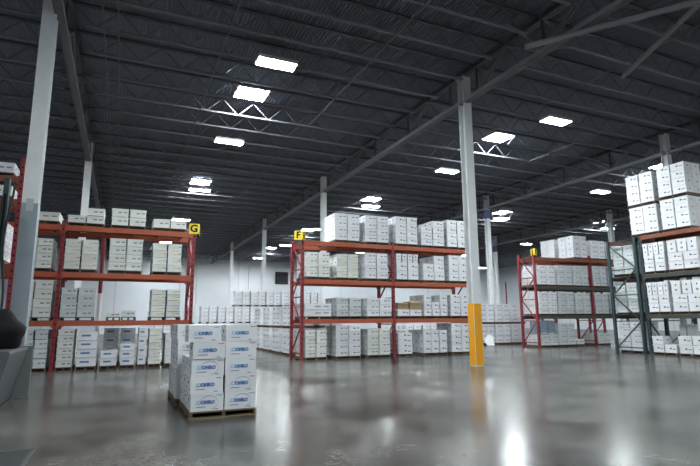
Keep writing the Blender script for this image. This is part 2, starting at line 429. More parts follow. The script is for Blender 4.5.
# ------------------------------------------------------------------ racking
def rack(name, label, loc, rz, ups, depth, levels, ztop, cpost, cbeam, decks=True, bh=0.16, group='pallet racks', lowest_dark=None, plate=True):
    """ups: upright positions along the face; depth runs away from the face; face at y=0"""
    t = thing(name, label, 'rack', loc, rz, group); pw = 0.11
    for ui, u in enumerate(ups):
        for y in (pw / 2, depth - pw / 2):
            q = MB(); q.box(u - pw / 2, u + pw / 2, y - pw / 2, y + pw / 2, 0.012, ztop, cpost)
            zz = 0.2
            while zz < ztop - 0.1:
                q.box(u - 0.02, u + 0.02, y - pw / 2 - 0.003, y + pw / 2 + 0.003, zz, zz + 0.05, M['black']); zz += 0.2
            po = q.build('upright_post', t)
            if plate:
                q = MB(); q.box(u - 0.1, u + 0.1, y - 0.09, y + 0.09, 0.0, 0.012, cpost); q.build('foot_plate', po)
        z = 0.25; up = True
        n = max(3, int(round((ztop - 0.4) / 1.1))); dz = (ztop - 0.45) / n
        for k in range(n + 1):
            q = MB(); q.bar((u, pw, z), (u, depth - pw, z), 0.045, 0.045, cpost); q.build('brace', t)
            if k < n:
                q = MB()
                a, c = ((u, pw, z), (u, depth - pw, z + dz)) if k % 2 else ((u, depth - pw, z), (u, pw, z + dz))
                q.bar(a, c, 0.045, 0.045, cpost); q.build('brace', t)
            z += dz
    for i in range(len(ups) - 1):
        u0, u1 = ups[i] + pw / 2, ups[i + 1] - pw / 2
        for li, z in enumerate(levels):
            cb = cbeam[li] if isinstance(cbeam, (list, tuple)) else cbeam
            for y in (0.0, depth):
                s = 1 if y == 0 else -1
                q = MB(); ya, yb2 = sorted((y + s * 0.005, y + s * 0.055))
                q.box(u0, u1, ya, yb2, z - bh, z, cb)
                q.box(u0 - 0.0, u0 + 0.05, ya - 0.004, yb2 + 0.004, z - bh - 0.05, z + 0.02, cb); q.box(u1 - 0.05, u1, ya - 0.004, yb2 + 0.004, z - bh - 0.05, z + 0.02, cb)
                q.build('beam', t)
            if decks:
                q = MB()
                for k in range(5):
                    uu = u0 + 0.3 + (u1 - u0 - 0.6) * k / 4; q.box(uu - 0.03, uu + 0.03, 0.03, depth - 0.03, z - 0.04, z - 0.002, M['deckwood'])
                for ya in (depth * .3, depth * .65): q.box(u0 + 0.02, u1 - 0.02, ya - .02, ya + .02, z - 0.06, z - 0.04, M['deckwood'])
                q.build('shelf_support', t)
    return t
LV = [1.53, 3.05, 4.56]
rack('pallet_rack', 'orange and red pallet rack standing on the left, behind the pallet of logo cartons', (0, 18.25, 0), 0, [-6.0, -1.84, 2.2], 1.4, LV, 4.7, M['red'], M['orange'])
rack('pallet_rack', 'central orange and red pallet rack of two bays, left of the yellow column guard', (0, 18.4, 0), 0, [6.28, 10.25, 14.2], 1.4, LV, 4.72, M['red'], M['orange'])
LV1 = [1.64, 3.2, 4.78]
rack('pallet_rack', 'red ended pallet rack with dark beams, far right behind the green rack', (0, 20.5, 0), 0, [20.05, 24.2, 28.4], 1.25, LV1, 5.0, M['red'], [M['darkbeam'], M['darkbeam'], M['rust']])
rack('pallet_rack', 'back row red rack hidden behind the far right red ended rack', (0, 21.85, 0), 0, [22.75, 26.6], 1.15, [4.85], 4.84, M['red'], M['rust'])
LV2 = [1.63, 3.3, 4.95]
rack('pallet_rack', 'dark green braced end frame rack between the red ended rack and right edge', (0, 14.62, 0), 0, [20.12, 23.6], 1.45, LV2, 4.93, M['green'], [M['darkbeam'], M['darkbeam'], M['rust']])
rack('pallet_rack', 'dark green pallet rack at the right edge with rust orange top beam', (20.1, 14.5, 0), -PI / 2, [0.06, 4.3], 1.2, LV2, 4.93, M['green'], [M['darkbeam'], M['darkbeam'], M['rust']])  # shade on the lower beam levels is put into their dark colour
# tall near upright at the left edge
rack('pallet_rack', 'tall perforated red rack upright at the left edge beside the nearest column', (0, 15.6, 0), 0, [-6.4, -2.66], 1.1, [3.0, 4.72, 5.36], 5.9, M['red'], M['rust'])

# aisle signs
def sign(letter, loc, rz, lab, spread=50):
    t = thing('aisle_sign', lab, 'sign', loc, rz, 'folded yellow aisle signs'); w, h = 0.32, 0.36
    q = MB(); q.box(-0.02, 0.02, -0.02, 0.02, -0.14, 0.02, M['black']); q.build('bracket', t)
    for s in (-1, 1):
        q = MB(); q.box(-w / 2, w / 2, -0.006, 0.006, 0, h, M['signyellow'])
        for e in (-w / 2, w / 2 - 0.0): pass
        an = math.radians(spread) * s
        pn = q.build('panel', t); pn.rotation_euler = (0, 0, an); pn.location = (s * w / 2 * math.cos(an), abs(math.sin(an)) * w / 2, 0)
        tx = text_mb(letter, 0.36, M['black'], 0.012); q2 = MB(); q2.add(tx, Matrix.Translation((0, -0.009, h / 2)) @ UPRIGHT); q2.build('letter', pn)
sign('G', (2.33, 18.2, 4.52), math.radians(35), 'yellow folded aisle sign with black letter G atop the left rack', 40)
sign('F', (6.22, 18.3, 4.56), math.radians(10), 'yellow folded aisle sign with black letter F atop the central rack', 40)
sign('E', (20.0, 20.4, 4.86), math.radians(-35), 'yellow folded aisle sign, E, seen nearly edge-on atop the far right rack', 62)

# ------------------------------------------------------------------ cartons
UP2 = 0
class Carton: pass
CARTONS, PALLETS = [], []
def carton_mb(w, d, h, style, mark, lidded=True):
    q = MB(); m = M[style]; g = 0.013
    if lidded:
        hl = h * 0.76
        q.box(-w / 2 + g, w / 2 - g, g, d - g, 0, hl, m); q.box(-w / 2, w / 2, 0, d, hl, h, m)
        fy, lx_ = g, -w / 2 + g
    else:
        q.box(-w / 2, w / 2, 0, d, 0, h, m); fy, lx_ = 0, -w / 2
    e = 0.004
    def front(x0, x1, z0, z1, mm): q.poly([(x0, fy - e, z0), (x1, fy - e, z0), (x1, fy - e, z1), (x0, fy - e, z1)], mm)
    def hole(cx, cz, rw, rh, face):
        pts = []
        for k in range(8):
            an = PI / 8 + k * PI / 4; pts.append((cx + rw * math.cos(an), cz + rh * math.sin(an)))
        if face == 'f': q.poly([(px_, fy - e, pz) for px_, pz in pts], M['ink'])
        elif face == 'l': q.poly([(lx_ - e, px_, pz) for px_, pz in reversed(pts)], M['ink'])
        else: q.poly([(-lx_ + e, px_, pz) for px_, pz in pts], M['ink'])
    zc = h * 0.48
    if mark == 'hole':
        hole(0.0, zc + 0.02, 0.05, 0.03, 'f'); front(w * .16, w * .38, zc - 0.02, zc + 0.02, M['inkgrey'])
        hole(d / 2, zc + 0.02, 0.042, 0.024, 'l'); hole(d / 2, zc + 0.02, 0.042, 0.024, 'r')
    elif mark == 'dash':
        front(-w * .12, w * .10, zc - 0.012, zc + 0.032, M['inkgrey']); front(w * .2, w * .40, zc - 0.005, zc + 0.035, M['inkgrey'])
        hole(d / 2, zc + 0.02, 0.04, 0.022, 'l'); hole(d / 2, zc + 0.02, 0.04, 0.022, 'r')
    elif mark == 'label':
        front(-w * .1, w * .22, zc - 0.03, zc + 0.03, M['yellowlabel']); front(w * .26, w * .42, zc, zc + 0.025, M['inkgrey'])
        hole(d / 2, zc + 0.02, 0.04, 0.022, 'l'); hole(d / 2, zc + 0.02, 0.04, 0.022, 'r')
    elif mark == 'blue':
        front(-w * .3, w * .15, zc - 0.01, zc + 0.045, M['inkblue']); hole(d / 2, zc + 0.02, 0.04, 0.022, 'l')
    elif mark == 'upright':
        hole(0, h * .68, 0.026, 0.04, 'f'); front(-w * .12, w * .12, h * .22, h * .36, M['inkgrey'])
    return q
CPOS = {1: ['front'], 2: ['front left', 'front right'], 3: ['front left', 'front middle', 'front right'],
        4: ['front far left', 'front inner left', 'front inner right', 'front far right']}
def load(phrase, ax, face, u0, u1, zb, top, rows, cols=2, depth=1.05, dn=2, style='white', mark='hole', pallet=True, up=None, colrows=None, ph=0.12, jit=0.012, lidded=True, right=True):
    """a stack of cartons on a pallet; ax 'y': face looks at -Y, u runs along +X.  ax 'x': face looks at -X, u0 > u1 along -Y"""
    W = abs(u1 - u0)
    if ax == 'y': base = Matrix.Translation((min(u0, u1), face, zb))
    else: base = Matrix.Translation((face, max(u0, u1), zb)) @ Matrix.Rotation(-PI / 2, 4, 'Z')
    z0 = 0.0
    if pallet: PALLETS.append((base, W, depth, phrase, zb, ph)); z0 = ph
    H = top - zb - z0
    uph = up[1] if up else 0
    rh = (H - uph) / rows
    cw, dd = W / cols, depth / dn
    def put(x, y, z, w, d, h, row, nrow, pos, mk):
        c = Carton(); c.rot = random.uniform(-1, 1) * 0.012
        sh = 0.008 + random.random() * jit
        ww, dd_ = round((w - 0.022) * 50) / 50, round((d - 0.022) * 50) / 50; hh = round((h - 0.016) * 100) / 100
        hh = min(hh, h - 0.008)
        c.dim = (ww, dd_, hh); c.style, c.mark, c.lid = style, mk, lidded
        c.mtx = base @ Matrix.Translation((x + w / 2 + random.uniform(-1, 1) * jit * 0.6, y + sh, z)) @ Matrix.Rotation(c.rot, 4, 'Z')
        rw = 'top row' if row == nrow - 1 and nrow > 1 else ('bottom row' if row == 0 and nrow > 1 else ('only row' if nrow == 1 else f'{ordw(row + 1)} row up'))
        c.label = f'{pos} carton, {rw}, {phrase}'; CARTONS.append(c)
    tot = rows + (1 if up else 0)
    for k in range(dn):
        for i in range(cols):
            nr = colrows[i] if colrows else rows
            ntot = nr + (1 if up else 0)
            for j in range(nr):
                if not (k == 0 or i == 0 or i == cols - 1 or (j >= nr - 1)): continue
                if k == 0: pos = CPOS.get(cols, ['front ' + ordw(q + 1) + ' column' for q in range(cols)])[i]
                else: pos = ('left' if i == 0 else 'right' if i == cols - 1 else 'middle') + (' rear' if k == dn - 1 else ' second deep')
                put(i * cw, k * dd, z0 + j * rh, cw, dd, rh, j, ntot, pos, mark)
        if up and not colrows:
            nu = up[0]
            for i in range(nu):
                if k == 0: pos = f'{ordw(i + 1)} upright from left'
                else: pos = f'{ordw(i + 1)} rear upright'
                put(i * W / nu, k * dd, z0 + rows * rh, W / nu, dd, uph, tot - 1, tot, pos, 'upright')
P_ = ['', 'first load', 'second load', 'third load', 'fourth load', 'fifth load', 'sixth load', 'seventh load', 'eighth load']
def ph_(n, lev, rk): return f'{P_[n]} from left, {lev}, {rk}'
# --- central rack
FC = 18.42
c = 'central rack'
for n, (u0, u1, top, rows, kw) in enumerate([
    (7.62, 8.74, 5.78, 4, dict(mark='dash')), (8.97, 10.09, 5.80, 4, dict(mark='dash')), (10.42, 11.5, 5.86, 4, dict(mark='hole')),
    (11.66, 12.88, 5.80, 4, dict(mark='hole', colrows=[3, 4])), (13.02, 14.12, 5.9, 4, dict(mark='hole'))], 1):
    load(ph_(n, 'top level', c), 'y', FC, u0, u1, LV[2], top, rows, 2, 1.2, 3, **kw)
for n, (u0, u1, top, rows, kw) in enumerate([
    (6.42, 7.42, 4.14, 4, dict(mark='dash', style='cream')), (7.71, 8.66, 4.12, 4, dict(mark='label', style='cream')), (8.94, 10.03, 4.22, 4, dict(mark='dash', style='white')),
    (10.42, 11.5, 4.26, 2, dict(up=(4, 0.36))), (11.72, 12.83, 4.24, 3, dict(colrows=[2, 3])), (13.05, 14.1, 4.3, 4, {})], 1):
    load(ph_(n, 'third level', c), 'y', FC, u0, u1, LV[1], top, rows, 2, 1.2, 3, **kw)
for n, (u0, u1, top, rows, cols, kw) in enumerate([
    (6.38, 7.5, 2.15, 2, 1, dict(mark='dash')), (7.68, 8.78, 2.38, 3, 2, dict(mark='dash', style='grey')), (9.03, 10.15, 2.38, 3, 2, dict(mark='dash')),
    (10.44, 11.6, 1.93, 1, 2, dict(mark='hole')), (11.70, 12.92, 2.55, 3, 3, dict(colrows=[3, 2, 3])), (13.06, 14.12, 2.58, 4, 2, {})], 1):
    load(ph_(n, 'second level', c), 'y', FC, u0, u1, LV[0], top, rows, cols, 1.2, 3, **kw)
for n, (u0, u1, top, rows, cols, kw) in enumerate([
    (6.4, 7.3, 1.15, 4, 2, dict(style='cream', mark='dash')), (7.67, 8.74, 1.3, 5, 2, dict(mark='dash')), (9.03, 10.06, 1.16, 4, 2, dict(style='cream', mark='dash')),
    (10.42, 11.1, 0.97, 4, 1, {}), (11.62, 12.83, 1.06, 3, 3, {}), (13.05, 14.1, 1.34, 5, 2, {})], 1):
    load(ph_(n, 'floor level', c), 'y', FC, u0, u1, 0, top, rows, cols, 1.2, 3, **kw)
# --- left rack
FL = 18.27
c = 'left rack'
for n, (u0, u1, top, rows, kw) in enumerate([
    (-2.75, -1.97, 4.98, 1, dict(cols=1)), (-1.76, -0.68, 5.2, 2, dict(colrows=[1, 2])), (-0.49, 0.61, 5.26, 2, {}), (0.82, 1.93, 5.0, 1, {})], 1):
    load(ph_(n, 'top level', c), 'y', FL, u0, u1, LV[2], top, rows, **{**dict(cols=2, depth=1.2, dn=3, style='cream', mark='dash'), **kw})
for n, (u0, u1, top, rows, kw) in enumerate([
    (-3.0, -2.07, 4.12, 4, {}), (-1.76, -0.8, 4.14, 4, dict(mark='label')), (-0.48, 0.56, 4.24, 4, {}), (0.86, 1.82, 4.14, 4, dict(mark='label'))], 1):
    load(ph_(n, 'third level', c), 'y', FL, u0, u1, LV[1], top, rows, **{**dict(cols=2, depth=1.2, dn=3, style='cream', mark='dash'), **kw})
for n, (u0, u1, top, rows, kw) in enumerate([
    (-3.0, -1.97, 2.8, 4, {}), (-1.76, -0.8, 2.58, 4, dict(style='grey')), (-0.42, 0.0, 1.8, 1, dict(cols=1)), (0.02, 0.47, 1.87, 1, dict(cols=1, style='grey')), (0.89, 1.87, 2.58, 5, dict(mark='label'))], 1):
    load(ph_(n, 'second level', c), 'y', FL, u0, u1, LV[0], top, rows, **{**dict(cols=2, depth=1.2, dn=3, style='cream', mark='dash'), **kw})
for n, (u0, u1, top, rows, cols, kw) in enumerate([
    (-2.75, -1.97, 1.28, 4, 2, dict(style='grey')), (-1.75, -1.26, 1.28, 6, 1, {}), (-1.2, -0.6, 1.2, 4, 1, dict(mark='blue', style='white')), (-0.52, 0.0, 0.6, 2, 1, dict(mark='blue', style='white')),
    (0.05, 0.52, 0.8, 3, 1, dict(mark='blue', style='white')), (0.58, 0.86, 1.3, 4, 1, dict(mark='blue', style='white')), (0.9, 1.32, 1.26, 5, 1, dict(mark='label')), (1.4, 1.95, 1.1, 4, 1, dict(style='white'))], 1):
    load(ph_(n, 'floor level', c), 'y', FL, u0, u1, 0, top, rows, **{**dict(cols=cols, depth=1.2, dn=3, style='cream', mark='dash'), **kw})
# rear row behind the low loads of the left rack, floor level
load('rear stack behind low loads, floor level, left rack', 'y', 18.95 + 0.75, -0.5, 0.55, 0, 1.3, 4, 2, 0.9, 2, style='white', mark='blue')
# --- tall red rack at the left edge
load('white load on the tall left edge rack, upper level', 'y', 15.65, -4.1, -2.85, 5.36, 5.75, 1, 2, 0.9, 2, mark='dash', ph=0.1)
load('white load on the tall left edge rack, middle level', 'y', 15.65, -4.1, -2.85, 4.72, 5.12, 1, 2, 0.9, 2, mark='dash', ph=0.1)
load('white load on the tall left edge rack, low level', 'y', 15.65, -4.1, -2.85, 3.0, 4.1, 4, 2, 0.9, 2, mark='dash', ph=0.1)
# --- far right red ended rack
c = 'far right rack'
for n, (u0, u1, top, rows, kw) in enumerate([(22.98, 24.05, 6.12, 4, dict(style='white')), (24.3, 25.5, 5.92, 4, dict(style='white', mark='dash')), (25.6, 26.8, 5.9, 4, dict(style='white', mark='dash'))], 1):
    load(ph_(n, 'top level', c), 'y', 20.5, u0, u1, LV1[2], top, rows, 2, 1.1, 2, **kw)
for n, (u0, u1, top, rows, kw) in enumerate([(20.2, 21.5, 4.36, 4, dict(style='white', mark='dash')), (21.6, 22.75, 4.4, 4, {}), (22.85, 24.0, 4.42, 4, {}), (24.35, 25.5, 4.46, 4, {}), (25.7, 26.8, 4.4, 4, {})], 1):
    load(ph_(n, 'third level', c), 'y', 20.52, u0, u1, LV1[1], top, rows, **{**dict(cols=2, depth=1.18, dn=3, style='grey', mark='dash'), **kw})
for n, (u0, u1, top, rows, kw) in enumerate([(20.2, 21.5, 2.92, 4, dict(style='white', mark='dash')), (21.6, 22.75, 2.92, 4, {}), (22.85, 24.0, 2.9, 4, {}), (24.35, 25.45, 2.9, 4, {}), (25.7, 26.8, 2.9, 4, {})], 1):
    load(ph_(n, 'second level', c), 'y', 20.52, u0, u1, LV1[0], top, rows, **{**dict(cols=2, depth=1.18, dn=3, style='grey', mark='dash'), **kw})
for n, (u0, u1, top, rows, cols, kw) in enumerate([(20.2, 21.38, 0.68, 2, 2, {}), (21.45, 22.65, 1.26, 4, 2, {}), (22.72, 23.3, 0.4, 1, 1, {}), (24.35, 25.3, 0.7, 2, 2, {})], 1):
    load(ph_(n, 'floor level', c), 'y', 20.52, u0, u1, 0, top, rows, cols, 1.15, 2, style='grey', mark='dash', **kw)
load('first back row load, top level, behind the far right rack', 'y', 21.87, 22.98, 24.05, 4.85, 6.1, 4, 2, 1.1, 2, style='white', mark='none')
# --- green rack at the right edge (faces -X)
c = 'right edge rack'; FR = 20.13
load('far lower load, top level, right edge rack', 'x', FR, 14.82, 13.55, LV2[2], 6.24, 4, 2, 1.05, 2)
load('near lower load, top level, right edge rack', 'x', FR, 13.42, 12.24, LV2[2], 6.3, 4, 2, 1.05, 2)
load('far load stacked above, top level, right edge rack', 'x', FR, 14.86, 13.6, 6.245, 7.66, 4, 2, 1.05, 2)
load('near load stacked above, top level, right edge rack', 'x', FR, 13.42, 12.24, 6.305, 7.7, 4, 2, 1.05, 2)
for nm, u0, u1 in (('far', 14.38, 13.44), ('near', 13.33, 12.1)):
    load(f'{nm} load, third level, right edge rack', 'x', FR, u0, u1, LV2[1], 4.62, 2, 2, 1.05, 2, up=(4 if nm == 'far' else 3, 0.52))
    load(f'{nm} load, second level, right edge rack', 'x', FR, u0, u1, LV2[0], 2.98, 2, 2, 1.05, 2, up=(4 if nm == 'far' else 3, 0.54))
load('far load, floor level, right edge rack', 'x', FR, 14.38, 13.37, 0, 0.78, 2, 2, 0.6, 1, colrows=[2, 1])
load('near load, floor level, right edge rack', 'x', FR, 13.28, 12.2, 0, 0.8, 2, 2, 0.6, 1)
load('next load to the near end, floor level, right edge rack', 'x', FR, 11.9, 10.8, 0, 0.8, 2, 2, 1.05, 2)
# --- loads inside the green end frame rack
c = 'green end frame rack'
load('load in third level, ' + c, 'x', 20.25, 15.95, 14.9, LV2[1], 4.7, 4, 2, 1.2, 2, style='grey', mark='dash')
load('load in second level, ' + c, 'x', 20.25, 15.95, 14.9, LV2[0], 2.95, 4, 2, 1.2, 2, style='grey', mark='dash')
load('load on floor level, ' + c, 'x', 20.25, 15.95, 14.9, 0, 1.35, 5, 2, 1.2, 2, style='white', mark='dash')
# --- floor stacks behind the central rack, facing the aisle
yy = 21.0
for n in range(1, 5):
    for tn, zb, tp in (('lower', 0, 1.16), ('upper', 1.165, 2.14)):
        load(f'{ordw(n)} aisle stack behind central rack, {tn} tier', 'x', 6.62, yy + 1.15, yy, zb, tp, 4, 2, 1.1, 2, mark='dash', ph=0.11)
        if n <= 2: load(f'{ordw(n)} stack row, second from aisle, {tn} tier, behind central rack', 'x', 7.95, yy + 1.15, yy, zb, tp, 4, 2, 1.1, 2, mark='dash', ph=0.11, pallet=True)
    yy += 1.75
# --- far stacks toward the back wall
xx = 5.5
for n in range(1, 9):
    tiers = [('lower', 0, 1.3), ('middle', 1.305, 2.6)] + ([('top', 2.605, 3.8)] if n >= 3 else [])
    for tn, zb, tp in tiers:
        load(f'{ordw(n)} far stack before back wall, {tn} tier', 'y', 39.6, xx, xx + 1.18, zb, tp, 4, 2, 1.1, 2, mark='dash', ph=0.12)
    xx += 1.25
# lower far-left stacks
xx = 2.0
for n in range(1, 4):
    load(f'{ordw(n)} low far stack left of aisle, lower tier', 'y', 44, xx, xx + 1.15, 0, 1.25, 4, 2, 1.1, 2, mark='dash')
    load(f'{ordw(n)} low far stack left of aisle, upper tier', 'y', 44, xx, xx + 1.15, 1.255, 2.35, 4, 2, 1.1, 2, mark='dash')
    xx += 1.22
# --- stacks right of the yellow guard, behind the red end frame
xx = 17.9
for n in range(1, 5):
    for tn, zb, tp in (('lower', 0, 1.2), ('upper', 1.205, 2.4)):
        load(f'{ordw(n)} floor stack beside the red end frame, {tn} tier', 'y', 24.2, xx, xx + 1.12, zb, tp, 4, 2, 1.1, 2, mark='dash')
    xx += 1.2
xx = 15.2
for n in range(1, 3):
    load(f'{ordw(n)} stack hidden left of yellow guard, lower tier', 'y', 26.0, xx, xx + 1.12, 0, 1.2, 4, 2, 1.1, 2, mark='dash'); xx += 1.2

# --- visibility count decides which cartons are individual things
verts, polys, owner = [], [], []
for ci, c in enumerate(CARTONS):
    w, d, h = c.dim; n = len(verts)
    for p in ((-w / 2, 0, 0), (w / 2, 0, 0), (w / 2, d, 0), (-w / 2, d, 0), (-w / 2, 0, h), (w / 2, 0, h), (w / 2, d, h), (-w / 2, d, h)): verts.append(c.mtx @ Vector(p))
    for q in ((0, 3, 2, 1), (4, 5, 6, 7), (0, 1, 5, 4), (1, 2, 6, 5), (2, 3, 7, 6), (3, 0, 4, 7)): polys.append([n + i for i in q]); owner.append(ci)
# big occluders: near logo stack, columns, guard
def occ(x0, x1, y0, y1, z0, z1):
    n = len(verts)
    for p in ((x0, y0, z0), (x1, y0, z0), (x1, y1, z0), (x0, y1, z0), (x0, y0, z1), (x1, y0, z1), (x1, y1, z1), (x0, y1, z1)): verts.append(Vector(p))
    for q in ((0, 3, 2, 1), (4, 5, 6, 7), (0, 1, 5, 4), (1, 2, 6, 5), (2, 3, 7, 6), (3, 0, 4, 7)): polys.append([n + i for i in q]); owner.append(-1)
occ(1.0, 2.05, 8.45, 11.6, 0, 1.42); occ(10.43, 10.83, 13.53, 13.93, 0, 10); occ(-2.13, -1.8, 13.3, 13.7, 0, 10); occ(-3, -1.8, 10.4, 12.4, 0, 1.1)
for z in LV:
    occ(-6, 2.2, 18.26, 19.6, z - 0.1, z - 0.02); occ(6.28, 14.2, 18.41, 19.8, z - 0.1, z - 0.02)
bvh = BVHTree.FromPolygons(verts, polys); cnt = [0] * len(CARTONS)
for py in range(150, 370):
    for px in range(700):
        d = RM @ Vector(((px + .5 - 350) / FPX, (233 - py - .5) / FPX, -1))
        hit = bvh.ray_cast(CAMP, d)
        if hit[2] is not None and owner[hit[2]] >= 0: cnt[owner[hit[2]]] += 1
order = sorted(range(len(CARTONS)), key=lambda i: -cnt[i])
N_IND = 300
ind = [i for i in order[:N_IND] if cnt[i] > 3]
rest = [i for i in range(len(CARTONS)) if i not in set(ind)]
mcache = {}
def cmesh(c):
    k = (c.dim, c.style, c.mark, c.lid)
    if k not in mcache: mcache[k] = carton_mb(*c.dim, c.style, c.mark, c.lid)
    return mcache[k]
meshes = {}
cproto = None
for i in ind:
    c = CARTONS[i]; k = (c.dim, c.style, c.mark, c.lid)
    if k not in meshes: meshes[k] = cmesh(c).mesh('carton')
    if cproto is None: o = cproto = bpy.data.objects.new('file_carton', meshes[k])
    else: o = cproto.copy(); o.data = meshes[k]
    COL.objects.link(o); o.matrix_world = c.mtx
    tag(o, c.label, 'carton', 'white cartons on the racks and floor stacks')
big = MB()
for i in rest: big.add(cmesh(CARTONS[i]), CARTONS[i].mtx)
o = big.build('file_cartons'); tag(o, 'remaining small white cartons filling the racks and far stacks', 'cartons', None, 'stuff')

# --- pallets
def pallet_mb(W, D, H, wood):
    q = MB(); nb = 7; bw = D / nb
    for k in range(nb): q.box(0, W, k * bw + 0.008, (k + 1) * bw - 0.012, H - 0.022, H - 0.001, wood)
    for xs_ in (0.0, W / 2 - 0.025, W - 0.05): q.box(xs_, xs_ + 0.05, 0.005, D - 0.005, 0.02, H - 0.022, M['darkwood'])
    for k in (0, 3, 6): q.box(0, W, k * bw + 0.008, (k + 1) * bw - 0.012, 0.001, 0.02, wood)
    return q
pm = {}; pproto = None
for (base, W, D, phrase, zb, H) in PALLETS:
    k = (round(W, 2), round(D, 2), H, 'above' in phrase or 'stack' in phrase)
    pts = [base @ Vector((f * W, 0, H / 2)) for f in (0, 0.25, 0.5, 0.75, 1)]
    if not in_view(pts, 0): continue
    if k not in pm: pm[k] = pallet_mb(W, D, H, M['wood'] if random.random() < 0.3 and 'above' not in phrase and 'stack' not in phrase else M['darkwood']).mesh('wooden_pallet')
    if pproto is None: o = pproto = bpy.data.objects.new('wooden_pallet', pm[k])
    else: o = pproto.copy(); o.data = pm[k]
    COL.objects.link(o); o.matrix_world = base
    tag(o, f'wooden pallet under the {phrase}', 'pallet', 'pallets under the cartons')

# ------------------------------------------------------------------ logo carton stack in front
def logo_mb(w, h, swoosh):
    q = MB()
    t1 = text_mb('CC', 0.078, M['inkcyan'], 0.003); t2 = text_mb('OMRO', 0.070, M['inkblue'], 0.0055)
    q.add(t1, Matrix.Translation((-w * .22, 0, h * .50)) @ UPRIGHT); q.add(t2, Matrix.Translation((w * .02, 0, h * .50)) @ UPRIGHT)
    q.poly([(-w * .38, 0.0005, h * .40), (-w * .10, 0.0005, h * .40), (-w * .10, 0.0005, h * .415), (-w * .38, 0.0005, h * .415)], M['inkcyan'])
    for z_, x0_, x1_ in ((h * .86, w * .28, w * .45), (h * .08, w * .22, w * .34), (h * .22, -w * .33, -w * .05)):
        q.poly([(x0_, 0, z_), (x1_, 0, z_), (x1_, 0, z_ + 0.012), (x0_, 0, z_ + 0.012)], M['inkgrey'])
    if swoosh:
        n = 22; pr = None
        for k in range(n + 1):
            an = math.radians(-70 + 250 * k / n); e = 0.004
            x_, z_ = w * .05 + w * .27 * math.cos(an), h * .47 + h * .40 * math.sin(an)
            if pr: q.poly([(pr[0], 0.0003, pr[1] - e), (x_, 0.0003, z_ - e), (x_, 0.0003, z_ + e), (pr[0], 0.0003, pr[1] + e)], M['inkgrey'])
            pr = (x_, z_)
    return q
def logo_box(w, d, h):
    q = MB(); q.box(-w / 2, w / 2, 0, d, 0, h, M['white'])
    e = 0.003
    for zz in (0.7,):
        for s in (-1, 1):
            pts = [(s * (w / 2 + e), d / 2 + 0.05 * math.cos(a), h * .62 + 0.03 * math.sin(a)) for a in [PI / 8 + i * PI / 4 for i in range(8)]]
            q.poly(pts if s > 0 else list(reversed(pts)), M['ink'])
    for yy_, zz in ((0.1, 0.2), (0.72, 0.25), (0.8, 0.75), (0.2, 0.85)):
        q.poly([(-w / 2 - e, d * yy_ + 0.06, h * zz), (-w / 2 - e, d * yy_, h * zz), (-w / 2 - e, d * yy_, h * zz + 0.03), (-w / 2 - e, d * yy_ + 0.06, h * zz + 0.03)], M['inkgrey'])
    q.poly([(-w / 2, d * .47, h + .001), (w / 2, d * .47, h + .001), (w / 2, d * .53, h + .001), (-w / 2, d * .53, h + .001)], M['plastic'])
    return q
LW, LD, LH = 0.50, 0.46, 0.262
lb = logo_box(LW, LD, LH).mesh('carton_body')
lg = [logo_mb(LW, LH, s).mesh('printed_logo') for s in (False, True)]
lproto = {}
def logo_carton(x, y, z, rz, sw, lab):
    if sw not in lproto:
        t = thing('logo_carton', lab, 'carton', (x, y, z), rz, 'logo cartons on the two front pallets')
        child('carton_body', lb, t); child('printed_logo', lg[sw], t, (0, -0.004, 0)); lproto[sw] = t
    else: dup(lproto[sw], lab, (x, y, z), None, rz)
YF = 8.42; PH = 0.115
rown = ['bottom row', 'second row up', 'third row up', 'fourth row up', 'top row']
swl = {(0, 0): 1, (2, 0): 1, (0, 1): 1, (1, 1): 1}
for pi_, (py_, pn) in enumerate(((YF, 'near pallet'), (YF + 1.52, 'far pallet'))):
    for k in range(3):
        for ci, cx in enumerate((1.325, 1.84)):
            rows = 5
            if pi_ == 0: rows = (5, 3, 3)[k] if ci == 0 else (5, 4, 4)[k]
            else: rows = (5, 5, 5)[k]
            for j in range(rows):
                hid = not (ci == 0 or k == 0 or j >= rows - 2)
                x = cx - 0.07 * pi_ + random.uniform(-1, 1) * 0.008 + (-0.02 if (j % 3 == 1 and ci == 0) else 0); rz = random.uniform(-1, 1) * 0.012
                y = py_ + 0.012 + k * (LD + 0.02) + random.uniform(-.006, .006)
                z = PH + j * (LH + 0.002)
                if pi_ == 0 and k == 0 and ci == 0 and j == 4: x -= 0.05
                where = 'front' if k == 0 else ('second from front' if k == 1 else 'rear')
                sw = swl.get((j, ci), 0) if k == 0 and pi_ == 0 else int(random.random() < .3)
                lab = f'white carton with blue lettering, {where} {"left" if ci == 0 else "right"}, {rown[j]}, {pn}'
                logo_carton(x, y, z, rz, sw, lab)
for py_, pn in ((YF, 'near'), (YF + 1.52, 'far')):
    t = thing('wooden_pallet', f'wooden pallet under the {pn} load of blue lettered cartons', 'pallet', (1.06 - (0.07 if pn == 'far' else 0), py_, 0), 0, 'pallets under the logo cartons')
    W, D, H = 1.05, 1.46, PH; nb = 8; bw = D / nb
    for k in range(nb):
        q = MB(); q.box(0, W, k * bw + 0.008, (k + 1) * bw - 0.015, H - 0.022, H - 0.001, M['wood']); q.build('deck_board', t)
    for xs_ in (0.0, W / 2 - 0.025, W - 0.05):
        q = MB(); q.box(xs_, xs_ + 0.05, 0.005, D - 0.005, 0.02, H - 0.022, M['darkwood']); q.build('stringer', t)
    for k in (0, 3, 7):
        q = MB(); q.box(0, W, k * bw + 0.008, (k + 1) * bw - 0.015, 0.0, 0.02, M['wood']); q.build('bottom_board', t)

